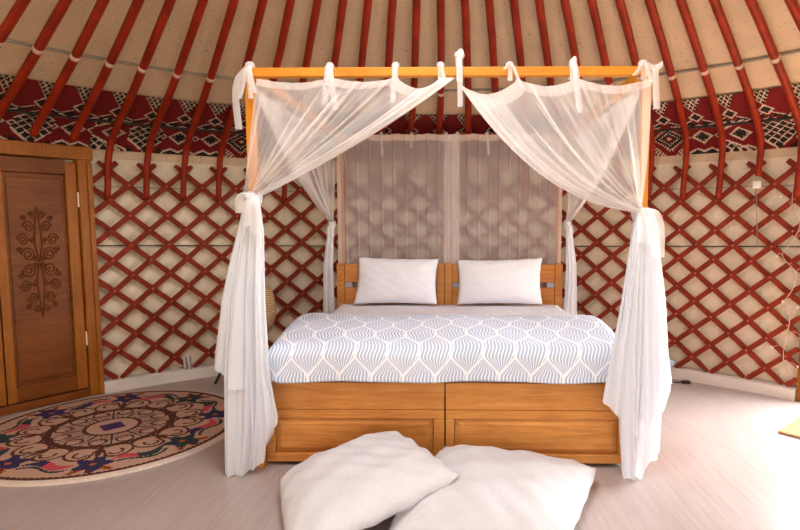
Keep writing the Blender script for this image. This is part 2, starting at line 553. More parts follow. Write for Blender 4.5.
# local frame: x along the wall to the right, y outward, z up
fr = MB()
fr.box(-hw, -hw + .075, -.06, .05, 0, 1.73).box(hw - .075, hw, -.06, .05, 0, 1.73)
fr.box(-hw - .02, hw + .02, -.07, .05, 1.675, 1.765)
fr.box(hw - .022, hw + .012, -.075, -.05, 0, 1.66).box(-hw - .012, -hw + .022, -.075, -.05, 0, 1.66)
fr.build('door_frame', 'door_z', dl, local=True, bevel=.006)
MB().box(-hw + .075, hw - .075, -.055, .05, 0, .055).build('threshold', 'door', dl, local=True, bevel=.006)
for s in (1, -1):
    lf = MB(); x0, x1 = .004, hw - .079
    X = lambda a, b: (min(a * s, b * s), max(a * s, b * s))
    lf.box(*X(x0, x0 + .052), -.035, .01, .06, 1.67).box(*X(x1 - .068, x1), -.035, .01, .06, 1.65)
    leaf = lf.build('door_leaf', 'door_z', dl, local=True, bevel=.004)
    rl = MB().box(*X(x0 + .05, x1 - .066), -.033, .01, 1.57, 1.668).box(*X(x0 + .05, x1 - .066), -.033, .01, .062, .165)
    o = rl.build('door_rail', 'door', dl, local=True, bevel=.004); o.parent = leaf
    pn = MB().box(*X(x0 + .05, x1 - .066), -.012, .006, .16, 1.57)
    a, b = x0 + .072, x1 - .088
    pn.box(*X(a, b), -.020, 0, .19, 1.54)
    o = pn.build('door_panel', 'door', dl, local=True, bevel=.006); o.parent = leaf
    # carved scrolls
    cv = MB(); cxm = (a + b) / 2 * s
    for sx in (1, -1):
        for zc, sz in ((.98, 1), (.98, -1)):
            for (ox, oz, r0, turns) in ((.060, .05, .050, 1.9), (.085, .15, .042, 1.8), (.050, .235, .040, 1.7), (.025, .31, .028, 1.5), (.022, .02, .022, 1.4), (.030, .14, .024, 1.4), (.105, .08, .022, 1.3), (.075, .29, .020, 1.3)):
                pts = []
                for i in range(26):
                    q = i / 25 * turns * 2 * PI; r = r0 * (1 - i / 30)
                    pts.append((cxm + sx * (ox + r * math.cos(q) * .8), -.0205, zc + sz * (oz + r * math.sin(q))))
                cv.tube(pts, .0052, 5)
            cv.tube(smooth_path([(cxm, -.0205, zc), (cxm + sx * .02, -.0205, zc + sz * .12), (cxm + sx * .012, -.0205, zc + sz * .26), (cxm, -.0205, zc + sz * .37)], 6), .0055, 5)
    o = cv.build('carved_ornament', 'door_dark', dl, local=True, smooth=True); o.parent = leaf
    for zc in (1.40, .42):
        hm = MB(); hx = (x1 + .002) * s
        hm.tube([(hx, -.043, zc - .05), (hx, -.043, zc + .05)], .007, 8)
        hm.box(hx - .004, hx + .004, -.040, -.030, zc - .045, zc + .045)
        o = hm.build('hinge', 'metal', dl, local=True); o.parent = leaf

# right doorway: open, only its left jamb shows
dc2 = (47.3 + 63.7) / 2
dr = thing('door_2', None, None, cyl(dc2, 3.43, 0), -math.radians(dc2)); dr['kind'] = 'structure'
hw = 3.43 * math.tan(math.radians(8.3))
fr = MB().box(-hw, -hw + .07, -.05, .05, 0, 1.69).box(hw - .07, hw, -.05, .05, 0, 1.69).box(-hw, hw, -.05, .05, 1.69, 1.76).box(-hw + .07, hw - .07, -.05, .05, 0, .03)
fr.build('door_frame', 'door_z', dr, local=True, bevel=.005)

# ------------------------------------------------------------------ canopy bed
HF, HR, LB_ = 1.964, 1.911, 1.78
XF, XR = .95, .873
bed = thing('canopy_bed', 'golden wooden four-poster bed with tall canopy frame and panelled storage base', 'bed', (0, 1, 0))
def beam(mb, a, b, w):
    a, b = Vector(a), Vector(b); t = (b - a).normalized()
    up = Vector((0, 0, 1)) if abs(t.z) < .9 else Vector((0, 1, 0))
    s = t.cross(up).normalized(); u = s.cross(t)
    vs = [p + s * w * i + u * w * j for p in (a, b) for i, j in ((-1, -1), (1, -1), (1, 1), (-1, 1))]
    mb.add(vs, [(3, 2, 1, 0), (4, 5, 6, 7)] + [(k, (k + 1) % 4, (k + 1) % 4 + 4, k + 4) for k in range(4)])
    return mb
pw = .021
for sx in (-1, 1):
    beam(MB(), (sx * XF, 0, 0), (sx * XF, 0, HF - pw), pw).build('post', 'post', bed, bevel=.004)
    beam(MB(), (sx * XR, LB_, 0), (sx * XR, LB_, HR - pw), pw).build('post', 'post', bed, bevel=.004)
    beam(MB(), (sx * XF, pw, HF), (sx * XR, LB_ - pw, HR), pw).build('canopy_rail', 'side', bed, bevel=.004)
beam(MB(), (-XF - pw, 0, HF), (XF + pw, 0, HF), pw).build('canopy_rail', 'rail', bed, bevel=.004)
beam(MB(), (-XR - pw, LB_, HR), (XR + pw, LB_, HR), pw).build('canopy_rail', 'rail', bed, bevel=.004)
# base: two panelled halves at the foot
bw = .925
for x0, x1 in ((-bw, -.012), (-.006, bw)):
    p = MB()
    p.box(x0, x1, 0, .03, .300, .440)                      # plain upper board
    p.box(x0, x1, .002, .03, .252, .298)                   # rail
    p.box(x0, x1, .002, .03, .022, .068)                   # bottom rail
    p.box(x0, x0 + .045, .002, .03, .068, .252).box(x1 - .055, x1, .002, .03, .068, .252)
    o = p.build('foot_panel', 'bed', bed, bevel=.004)
    q = MB(); a, b, c, d = x0 + .047, x1 - .057, .070, .250
    # raised field with a sloping border
    vs = [(a, .018, c), (b, .018, c), (b, .018, d), (a, .018, d),
          (a + .030, .005, c + .028), (b - .030, .005, c + .028), (b - .030, .005, d - .028), (a + .030, .005, d - .028)]
    q.add(vs, [(4, 5, 6, 7)] + [(k, (k + 1) % 4, (k + 1) % 4 + 4, k + 4) for k in range(4)])
    q.box(a, b, .018, .029, c, d)
    f = q.build('raised_field', 'bed', bed, bevel=.003); f.parent = o; f.location = Vector((0, 0, 0))
for sx in (-1, 1):
    a, b = sorted((sx * (bw - .03), sx * bw))
    MB().box(a, b, .031, 1.672, .022, .44).build('side_board', 'side', bed, bevel=.003)
MB().box(-bw + .031, bw - .031, .032, 1.672, .36, .38).build('mattress_platform', 'bed', bed)
# headboard: two framed halves
hb = .897; yh0, yh1 = 1.678, 1.716
for x0, x1 in ((-hb, -.041), (-.037, hb)):
    p = MB()
    p.box(x0 + .062, x1 - .062, yh0 + .006, yh1 - .004, .765, .908).box(x0 + .062, x1 - .062, yh0 + .006, yh1 - .004, .40, .722)
    o = p.build('headboard_panel', 'bed', bed, bevel=.004)
    for a in (x0, x1 - .06):
        f = MB().box(a, a + .06, yh0, yh1, .30, .915).build('headboard_stile', 'bed', bed, bevel=.004); f.parent = o
    for a in (x0 + .062, x1 - .122):
        g = MB().box(a, a + .06, yh0 + .012, yh1 - .01, .724, .763).build('spacer_block', 'slot', bed); g.parent = o

# mattress with fitted sheet
def rounded_slab(x0, x1, y0, y1, z0, z1, r, wob=0, nx=60, ny=60):
    mb = MB()
    def edge(t, r, L):      # 0..1 across; inset profile
        return max(0, min(1, min(t * L, (1 - t) * L) / r))
    def fn(u, v):
        x = x0 + (x1 - x0) * u; y = y0 + (y1 - y0) * v
        a, b = edge(u, r, x1 - x0), edge(v, r, y1 - y0)
        k = math.sqrt(max(0, 1 - (1 - a) ** 2)) * math.sqrt(max(0, 1 - (1 - b) ** 2))
        z = z1 - r * (1 - k) + wob * (math.sin(7 * x + 3 * y) * math.sin(5 * y - 2 * x)) * k
        return (x, y, z)
    us = nx
    mb.grid(fn, nx, ny)
    ring = [j for j in range(nx + 1)] + [(k + 1) * (nx + 1) - 1 for k in range(1, ny + 1)] + \
           [ny * (nx + 1) + j for j in range(nx - 1, -1, -1)] + [k * (nx + 1) for k in range(ny - 1, 0, -1)]
    b = len(mb.v)
    for i in ring: mb.v.append((mb.v[i][0], mb.v[i][1], z0))
    n = len(ring)
    for k in range(n): mb.f.append([ring[k], b + k, b + (k + 1) % n, ring[(k + 1) % n]]); mb.m.append(0)
    mb.f.append([b + k for k in range(n)]); mb.m.append(0)
    return mb
mt = rounded_slab(-.875, .875, .035, 1.672, .382, .598, .05, .004)
tag(mt.build('mattress', 'white', smooth=True), 'thick white sheet-covered mattress lying in the wooden bed base', 'mattress')

# duvet
def duvet():
    mb = MB()
    PZ = [(-.05, .628), (0, .638), (.08, .652), (.2, .675), (.35, .690), (.5, .692), (.62, .675), (.72, .648), (.8, .622), (.9, .614), (1.1, .612)]
    def ztop(x, y):
        k = sum(interp(PZ, y + q) for q in (-.06, -.03, 0, .03, .06)) / 5
        return k + .008 * math.sin(3.1 * x + 1) * math.sin(5 * y + .6) + .005 * math.sin(9 * x + 4 * y)
    W = .88; drop = .125; rr = .055
    def cross(a, half):      # arc position -> (offset, down) with rounded shoulder
        s = abs(a); sg = 1 if a > 0 else -1
        if s < half - rr: return a, 0
        t = s - (half - rr)
        if t < rr * PI / 2:
            q = t / rr; return sg * (half - rr + rr * math.sin(q)), rr * (1 - math.cos(q))
        return sg * half, rr + t - rr * PI / 2
    tot = W + rr * (PI / 2 - 1) + drop
    back = lambda x: .84 + .03 * math.sin(2.2 * x + 2.4) + .02 * math.sin(6 * x)
    Lf = .045
    def fn(u, v):
        a = (u * 2 - 1) * tot
        x, dx = cross(a, .895)
        yb = back(x)
        # v: 0 back edge -> 1 front hem
        run = yb + Lf
        totv = run + rr * (PI / 2 - 1) + .118
        s = v * totv
        if s < run - rr: y, dy = yb - s, 0
        else:
            t = s - (run - rr)
            if t < rr * PI / 2: q = t / rr; y, dy = -Lf + rr - rr * math.sin(q), rr * (1 - math.cos(q))
            else: y, dy = -Lf, rr + t - rr * PI / 2
        zt = ztop(x, y)
        if s < .10: zt = zt - .006 * (1 - s / .10) ** 2      # rolled back edge
        k = max(dx, dy) if min(dx, dy) < .002 else math.hypot(dx, dy) * .95
        z = zt - k
        if dx > rr:
            lip = .012 * math.sin(y * 14) * (dx - rr) / .12
            x += (lip + .004) * (1 if x > 0 else -1) * 0
        if dy > rr: y += .006 * math.sin(x * 19) * (dy - rr) / .1
        return (x, y, max(z, .4445))
    def uv(u, v):
        a = (u * 2 - 1) * tot; x, _ = cross(a, .895); return (a + .018, v * (back(x) + Lf + rr * .57 + .118) - (back(x) - .84) + .02)
    mb.grid(fn, 150, 110, 0, False, uv)
    o = mb.build('duvet', 'duvet', smooth=True)
    so = o.modifiers.new('thickness', 'SOLIDIFY'); so.thickness = .012; so.offset = -1
    tag(o, 'blue-grey duvet with white leaf outlines spread over the foot of the bed', 'duvet')
duvet()

# pillows: four corners, inflated both ways
def pillow(name, label, cat, corners, h, mat, n=44, pinch=.02, wr=.004, seed=0, hfloor=None, group=None, flange=0):
    c = [Vector(q) for q in corners]      # bl, br, tr, tl
    nrm = (c[1] - c[0]).cross(c[3] - c[0]).normalized()
    rnd = random.Random(seed); ph = [rnd.uniform(0, 6) for _ in range(8)]
    def pt(u, v, side):
        a, b = 2 * u - 1, 2 * v - 1
        # edges bow inward between the corners
        uu = u - pinch * a * (1 - b * b) * abs(a); vv = v - pinch * b * (1 - a * a) * abs(b)
        p = c[0] * (1 - uu) * (1 - vv) + c[1] * uu * (1 - vv) + c[2] * uu * vv + c[3] * (1 - uu) * vv
        k = (1 - abs(a) ** 2.6) * (1 - abs(b) ** 2.6)
        k = max(0, k) ** .55
        w = wr * (math.sin(9 * a + ph[0] + 3 * b) + math.sin(11 * b + ph[1] - 4 * a) + .7 * math.sin(17 * (a + b) + ph[2])) * k ** .5
        edge_w = max(abs(a), abs(b)) ** 6 * wr * 2 * math.sin(14 * (a - b) + ph[3])
        q = p + nrm * ((h * k * (1 + .08 * math.sin(2.2 * a + ph[4]) * math.cos(1.7 * b + ph[5])) * (1 if side > 0 else -.72)) + w * side + edge_w)
        if hfloor is not None and q.z < hfloor: q.z = hfloor + .0005
        return q
    mb = MB()
    mb.grid(lambda u, v: pt(u, v, 1), n, n); mb.grid(lambda u, v: pt(1 - u, v, -1), n, n)
    o = mb.build(name, mat, smooth=True)
    w = o.modifiers.new('weld', 'WELD'); w.merge_threshold = .0012
    return tag(o, label, cat, group)
pillow('pillow', 'plump white bed pillow leaning on the left half of the headboard', 'pillow',
       [(-.737, 1.50, .615), (-.091, 1.50, .615), (-.081, 1.632, .957), (-.717, 1.632, .971)], .078, 'white', seed=1, wr=.0018, pinch=.03, group='white bed pillows')
pillow('pillow', 'plump white bed pillow leaning on the right half of the headboard', 'pillow',
       [(.058, 1.50, .615), (.714, 1.50, .615), (.728, 1.632, .966), (.058, 1.632, .947)], .078, 'white', seed=2, wr=.0018, pinch=.03, group='white bed pillows')

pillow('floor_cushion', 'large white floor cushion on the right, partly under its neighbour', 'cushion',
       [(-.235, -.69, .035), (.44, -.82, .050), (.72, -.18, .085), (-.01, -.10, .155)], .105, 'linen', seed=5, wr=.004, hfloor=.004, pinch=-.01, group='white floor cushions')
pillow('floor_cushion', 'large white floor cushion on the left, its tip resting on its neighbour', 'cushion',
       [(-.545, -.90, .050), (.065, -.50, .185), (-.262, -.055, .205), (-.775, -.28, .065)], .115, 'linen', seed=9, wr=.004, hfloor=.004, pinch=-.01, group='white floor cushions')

# ------------------------------------------------------------------ curtains
def ribbon(mb, path, width, wdir, n=8, curl=.15):
    P = smooth_path(path, n); wd = Vector(wdir).normalized(); m = len(P) - 1
    def fn(u, v):
        i = v * m; k = min(int(i), m - 1); p = P[k].lerp(P[k + 1], i - k)
        t = (P[k + 1] - P[k]).normalized(); nn = t.cross(wd).normalized()
        q = u - .5
        return p + wd * width * q + nn * (curl * width * (1 - 4 * q * q))
    mb.grid(fn, 4, m)

def rail_tie(parent, x, y=0.0, z=HF, up=0.0, tails=((.0, -.10),), w=.030, knot=.017, name='rail_tie', wd=(1, 0, 0)):
    """loop around the rail, a knot on top and hanging tails"""
    mb = MB(); g = pw + .005
    wdv = Vector(wd)
    side = Vector((0, 1, 0)) if abs(wdv.x) > .5 else Vector((1, 0, 0))
    loop = [Vector((x, y, z)) + side * a * g * 1.15 + Vector((0, 0, b * g * 1.15)) for a, b in
            ((-1, -1.6), (-1.05, 0), (-.8, .9), (0, 1.1), (.8, .9), (1.05, 0), (.8, -.95), (0, -1.1), (-.9, -1.1))]
    ribbon(mb, loop, w * .85, wd, 3, .04)
    kx = Vector((x, y, z + g + up + .004)) - side * .012
    mb.sphere(kx, knot, 12, 7, (1.15, .8, 1.0))
    if up > .01:
        mb.sphere(kx + Vector((.006, 0, .012)), knot * .8, 10, 6, (.9, .8, 1.1))
        ribbon(mb, [kx, kx + Vector((-.004, -.006, -up * .5)), Vector((x, y - g, z))], w * .8, wd, 5)
    for dx, dz in tails:
        a = kx - side * .006
        e = Vector((x, y, z)) + wdv * dx + Vector((0, 0, dz)) - side * (g + .018)
        ribbon(mb, [a, a.lerp(e, .25) - side * .018 + Vector((0, 0, .01)), a.lerp(e, .6) - side * .008, e], w * .68, wd, 6, .25)
    return mb.build(name, 'ribbon', parent, smooth=True)

def swag(parent, hemfn, tie, sagfn, bulge, n_pleat, seed, name='swag', out=Vector((0, -1, 0)), nu=240, nv=64, spread=(.03, .03), mat='sheer', amp=.010):
    rnd = random.Random(seed); ph = [rnd.uniform(0, 6.28) for _ in range(6)]
    tie = Vector(tie)
    side = Vector((1, 0, 0)) if abs(out.y) > .5 else Vector((0, 1, 0))
    def fn(s, t):
        s0 = s
        # the cloth doubles back on itself in narrow folds
        wob = .55 + .45 * math.sin(2 * PI * 1.7 * s0 + ph[4])
        fold = (.9 + 2.6 * min(1, t * 1.7)) * wob
        s = s0 + math.sin(PI * s0) ** .5 * fold / (2 * PI * n_pleat) * math.sin(2 * PI * n_pleat * s0 + ph[1])
        s = min(1, max(0, s))
        a = amp * min(1, .25 + t * 2.2) * (1 - .35 * t)
        A = Vector(hemfn(s))
        B = tie + side * (s - .5) * 2 * spread[0] + out * spread[1] * math.sin(s * 2 * PI * 2.5 + ph[0])
        p = A.lerp(B, t)
        k = 4 * t * (1 - t)
        p.z -= sagfn(s) * (4 * t * (1 - t)) * (1 - .25 * t)
        p += out * bulge * k * (.4 + .6 * s)
        f = math.cos(2 * PI * n_pleat * s0 + ph[1]) + .5 * math.sin(2 * PI * n_pleat * 1.73 * s0 + ph[2] + t) + .4 * math.sin(2 * PI * n_pleat * .41 * s0 + ph[3])
        return p + out * a * f
    mb = MB().grid(fn, nu, nv)
    for lo, off in ((.80, .010), (.90, .018)):           # extra turns of cloth gathered along the free edge
        mb.grid(lambda u, v, lo=lo, off=off: Vector(fn(min(1, lo + (1 - lo) * u + .004 * math.sin(9 * u + 4 * v)), .02 + .97 * v)) + out * off * (.4 + .6 * math.sin(PI * v)), 30, nv)
    for k in range(19):                                   # creases where the cloth is doubled
        lo = rnd.uniform(.03, .92); wd_ = rnd.uniform(.006, .016); t0 = rnd.choice((0, 0, .1, .3))
        mb.grid(lambda u, v: Vector(fn(lo + wd_ * (u - .5) * (1 + .5 * math.sin(5 * v + k)), t0 + (.99 - t0) * v)) + out * .007, 3, 40)
    o = mb.build(name, mat, parent, smooth=True)
    hm = MB()
    hm.grid(lambda u, v: Vector(fn(u, v * .055)) + out * .004, 160, 4)
    hm.grid(lambda u, v: Vector(fn(1 - u * .018, v)) + out * .004, 2, 64)
    h = hm.build('hem', 'hem', parent, smooth=True); h.parent = o
    return o

def tail(parent, left, right, cy, dep, ztop, zbot, pleats, seed, name='tail', mat='dense', nu=200, nv=50):
    rnd = random.Random(seed); ph = [rnd.uniform(0, 6.28) for _ in range(6)]
    def fn(u, v):
        a = 2 * PI * u
        cs, sn = math.cos(a), math.sin(a)
        zb = zbot(cs)
        z = ztop + (zb - ztop) * v
        x0, x1 = interp(left, z), interp(right, z)
        if cy < 0: x0, x1 = KX(x0), KX(x1)
        rampv = min(1, .25 + v * 1.6)
        pl = 1 + rampv * (.17 * math.sin(pleats * a + ph[0] + .8 * v) + .10 * math.sin((pleats * 1.6) // 1 * a + ph[1]))
        # flattened ellipse, pleats push in and out along y and slightly along x
        x = (x0 + x1) / 2 + (x1 - x0) / 2 * cs * (1 + (pl - 1) * .25)
        y = cy + interp(dep, z) * .8 * (math.copysign(abs(sn) ** .8, sn)) * (1 + (pl - 1) * 2.3) + .012 * math.sin(5 * x * 6 + ph[2]) * rampv
        return (x, y, max(z, .004))
    o = MB().grid(fn, nu, nv, 0, True).build(name, mat, parent, smooth=True)
    return o

def rev(t): return sorted(t)
KX = lambda x: .034 + (x - .034) * .970       # tables were measured on the bed front, the cloth hangs nearer

def sash(parent, c, hw, dy, bits, name='tieback'):
    """gathering band round the curtain plus soft bow ends"""
    mb = MB(); c = Vector(c)
    def fn(u, v):
        a = 2 * PI * u
        q = (v - .5)
        return c + Vector((hw * (1.05 + .12 * (1 - 4 * q * q)) * math.cos(a), dy * (1.05 + .12 * (1 - 4 * q * q)) * math.sin(a), q * .05 + .006 * math.sin(3 * a)))
    mb.grid(fn, 28, 5, 0, True)
    mb.sphere(c + Vector((0, -dy - .012, .004)), .020, 12, 7, (1.1, .7, .9))
    for path, w in bits:
        ribbon(mb, [c + Vector(p) for p in path], w, (1, 0, 0), 6, .22)
    return mb.build(name, 'ribbon', parent, smooth=True)

YC = -.088                      # depth of the tied front curtains
# --- front left
fl = thing('curtain', 'sheer white front curtain gathered at the left post and tied with a sash', 'curtain', (-.96, YC, 0), 0, 'sheer canopy curtains')
def hem_fl(s):
    x = -.905 + .945 * s
    d = .034
    for a, b, q in ((0, .38, .022), (.38, .705, .018), (.705, .93, .050), (.93, 1.01, 0)):
        if a <= s <= b: d = .034 + q * math.sin(PI * (s - a) / (b - a))
    return (x, -.036, HF - d)
swag(fl, hem_fl, (KX(-.955), YC, 1.372), lambda s: .015 + .035 * s, .06, 11, 3)
tail(fl, rev([(1.37, -.992), (1.2, -1.025), (.87, -1.085), (.5, -1.115), (0, -1.13)]), rev([(1.37, -.922), (1.2, -.902), (.87, -.905), (.5, -.898), (.25, -.91), (0, -.945)]), YC, rev([(1.37, .03), (1.1, .04), (0, .052)]), 1.375, lambda c: .004 + .06 * max(0, c), 9, 11)
tail(fl, rev([(1.37, -.995), (1.2, -1.035), (.87, -1.13), (.53, -1.19), (.3, -1.19)]), rev([(1.37, -.93), (1.2, -.94), (.5, -.97)]), YC + .005, rev([(1.37, .025), (1.1, .036), (0, .045)]), 1.375, lambda c: .44 - c * .13 if c < 0 else .44, 6, 12, 'outer_fall')
tail(fl, rev([(1.37, -.97), (.5, -.99), (0, -.99)]), rev([(1.37, -.925), (.87, -.906), (.5, -.89), (.3, -.852), (.2, -.86)]), YC - .01, rev([(1.37, .025), (0, .045)]), 1.375, lambda c: .14 + .13 * max(0, c), 5, 13, 'outer_fall')
sash(fl, (KX(-.950), YC, 1.362), .036, .040, [
    ([(.010, -.045, .005), (.024, -.066, -.03), (.030, -.064, -.09), (.030, -.060, -.165)], .060),
    ([(-.005, -.045, .012), (-.030, -.058, .018), (-.048, -.055, -.012), (-.050, -.048, -.07)], .040),
    ([(.0, -.045, -.005), (-.008, -.062, -.04), (-.012, -.060, -.13)], .040)])
rail_tie(fl, -.945, tails=((.030, -.105), (.012, -.13), (-.045, -.13)), w=.036, knot=.022)
beam_t = MB(); ribbon(beam_t, [(-.955, -.01, HF + .03), (-1.0, -.02, HF - .03), (-1.015, -.02, HF - .12), (-1.005, -.02, HF - .27)], .035, (1, 0, 0)); beam_t.build('ribbon_end', 'ribbon', fl, smooth=True)
rail_tie(fl, -.560, tails=((-.022, -.165), (.030, -.18)), w=.045)
rail_tie(fl, -.245, tails=((-.012, -.15),), w=.032)
rail_tie(fl, -.030, tails=((.02, -.05),), w=.028)

# --- front right
fr_ = thing('curtain', 'sheer white front curtain gathered at the right post and tied with a sash', 'curtain', (.96, YC, 0), 0, 'sheer canopy curtains')
def hem_fr(s0):
    s = 1 - s0                  # s0 = 1 at the free inner end
    x = .055 + .908 * s
    ties = [0, .30, .62, 1.0]
    d = .04
    for a, b in zip(ties, ties[1:]):
        if a <= s <= b: d = .040 + (.055 if a == 0 else .035) * math.sin(PI * (s - a) / (b - a)) + (.02 * (1 - s) if a == 0 else 0)
    return (x, -.036, HF - d)
swag(fr_, hem_fr, (KX(.965), YC, 1.294), lambda s: .02 + .185 * s ** 1.6, .07, 10, 8)
tail(fr_, rev([(1.29, .912), (1.11, .895), (.87, .872), (.62, .858), (.3, .868), (0, .895)]), rev([(1.29, .978), (1.11, 1.03), (.87, 1.062), (.5, 1.075), (.1, 1.068), (0, 1.045)]), YC, rev([(1.29, .03), (1.1, .04), (0, .052)]), 1.295, lambda c: .004 + .13 * max(0, c), 9, 21)
tail(fr_, rev([(1.29, .915), (1.11, .892), (.87, .858), (.62, .812), (.39, .778)]), rev([(1.29, .95), (1.1, .96), (.3, .97)]), YC - .015, rev([(1.29, .025), (1.1, .036), (0, .05)]), 1.295, lambda c: .30 - .085 * min(0, c) if c < 0 else .30 - .12 * c, 6, 22, 'outer_fall')
tail(fr_, rev([(1.29, .93), (1.1, .94), (.3, .96)]), rev([(1.29, .98), (1.11, 1.040), (.87, 1.078), (.62, 1.102), (.48, 1.128)]), YC - .005, rev([(1.29, .025), (0, .045)]), 1.295, lambda c: .30 + .17 * max(0, c), 5, 23, 'outer_fall')
sash(fr_, (KX(.945), YC, 1.287), .038, .040, [
    ([(0.01, -.045, .012), (.040, -.06, .008), (.066, -.058, -.07), (.072, -.05, -.20)], .055),
    ([(0.005, -.045, .01), (.03, -.06, -.05), (.045, -.06, -.14)], .05),
    ([(-.01, -.045, .01), (-.015, -.06, -.04), (-.012, -.06, -.13)], .04)])
rail_tie(fr_, .060, up=.045, tails=((.004, -.17),), w=.036, knot=.022)
rail_tie(fr_, .300, tails=((.060, -.085), (-.03, .0)), w=.026)
rail_tie(fr_, .600, up=.012, tails=((.030, -.20),), w=.042)
rail_tie(fr_, .930, tails=((.035, -.06), (-.05, -.03)), w=.034, knot=.022)
beam_t = MB(); ribbon(beam_t, [(.94, -.02, HF + .03), (.985, -.02, HF + .012), (1.02, -.02, HF + .03)], .030, (0, .3, 1)); ribbon(beam_t, [(.985, -.02, HF + .01), (.990, -.02, HF - .05), (1.0, -.02, HF - .18)], .032, (1, 0, 0)); beam_t.build('ribbon_end', 'ribbon', fr_, smooth=True)

# --- side curtains, gathered at the rear posts
for sx, nm in ((-1, 'left'), (1, 'right')):
    t = thing('curtain', 'sheer white side curtain drawn back to the %s rear post beside the headboard' % nm, 'curtain', (sx * .95, 1.69, 0), 0, 'sheer canopy curtains')
    def hem_s(s0, sx=sx):
        s = 1 - s0
        y = .06 + 1.66 * s
        return (sx * (XF + (XR - XF) * s + .012), y, HF + (HR - HF) * s - .030 - .02 * abs(math.sin(s * PI * 4)))
    swag(t, hem_s, (sx * .925, 1.665, 1.236), lambda s: .01 + .05 * s, .01, 9, 31 + sx, out=Vector((sx, 0, 0)), amp=.008, nu=180, nv=44, spread=(.02, .015))
    c0, c1 = sx * .925, sx * .955
    tail(t, rev([(1.23, c0 - .022), (.9, c1 - .040), (.5, c1 - .050), (.2, c1 - .05)]), rev([(1.23, c0 + .022), (.9, c1 + .040), (.5, c1 + .050), (.2, c1 + .05)]),
         1.64, rev([(1.23, .02), (.3, .032)]), 1.236, lambda c: .22, 7, 41 + sx, nu=120, nv=30)
    sash(t, (c0, 1.66, 1.226), .026, .026, [([(-.0, -.03, 0), (.006, -.04, -.04), (.004, -.035, -.15)], .03), ([(sx * .01, -.03, 0), (sx * .02, -.035, -.05), (sx * .018, -.03, -.20)], .028)])
    for s in (.25, .55, .85):
        y = .06 + 1.66 * s
        rail_tie(t, sx * (XF + (XR - XF) * s), y, HF + (HR - HF) * s, tails=((0, -.08),), w=.026, knot=.014, wd=(0, 1, 0))

# --- rear sheers behind the headboard
for x0, x1, nm, sd, y0 in ((-.893, .073, 'left', 51, 1.733), (-.043, .893, 'right', 61, 1.744)):
    t = thing('curtain', 'flat sheer rear curtain behind the %s half of the headboard' % nm, 'curtain', ((x0 + x1) / 2, y0, 0), 0, 'sheer canopy curtains')
    rnd = random.Random(sd); ph = [rnd.uniform(0, 6.28) for _ in range(4)]
    def fn(u, v, x0=x0, x1=x1, y0=y0, ph=ph):
        x = x0 + (x1 - x0) * u; z = HR + .024 + (.56 - HR) * v
        q = 11 * u + .22 * math.sin(5 * u + ph[0])
        fold = max(0, math.cos(2 * PI * q)) ** 12
        x += .016 * math.sin(2 * PI * q * 2) * fold
        return (x, y0 + .002 * math.sin(9 * u + 3 * v + ph[1]) - .008 * fold, z - .012 * abs(math.sin(PI * u * 4)) * (1 - v))
    o = MB().grid(fn, 320, 16).build('panel', 'sheer_rear', t, smooth=True)
    hm = MB().grid(lambda u, v: Vector(fn(u, v * .035)) + Vector((0, -.004, 0)), 160, 2)
    for e in (0, 1):
        wd_ = .055 if (e == 1) == (nm == 'left') else .030
        hm.grid(lambda u, v, e=e, wd_=wd_: Vector(fn(e + (-wd_ if e else wd_) * u, v)) + Vector((0, -.004, 0)), 3, 14)
    h = hm.build('hem', 'hem', t, smooth=True); h.parent = o
    for k in range(4):
        x = x0 + (x1 - x0) * (k + .45) / 4
        if nm == 'left' and k == 3: x = -.03
        rail_tie(t, x, LB_, HR, tails=((.012 * (k % 2), -.085 - .06 * (k == 1)),), w=.028, knot=.013)

# ------------------------------------------------------------------ rug
M['rug_cream'] = plain('rug_cream', (.47, .29, .21), .95, .12, 70, 0, .4)
M['rug_edge'] = plain('rug_edge', (.62, .50, .41), .95, .12, 70, 0, .4)
M['rug_brown'] = plain('rug_brown', (.085, .024, .014), .95, .25, 70, 0, .4)
M['rug_navy'] = plain('rug_navy', (.030, .022, .085), .95, .3, 70, 0, .4)
M['rug_green'] = plain('rug_green', (.022, .038, .040), .95, .3, 70, 0, .4)
M['rug_pink'] = plain('rug_pink', (.50, .060, .085), .95, .25, 70, 0, .4)
M['rug_orange'] = plain('rug_orange', (.42, .11, .022), .95, .25, 70, 0, .4)
M['rug_purple'] = plain('rug_purple', (.075, .026, .09), .95, .25, 70, 0, .4)
RUG = ['rug_cream', 'rug_edge', 'rug_brown', 'rug_navy', 'rug_green', 'rug_pink', 'rug_orange', 'rug_purple']
RR = .748
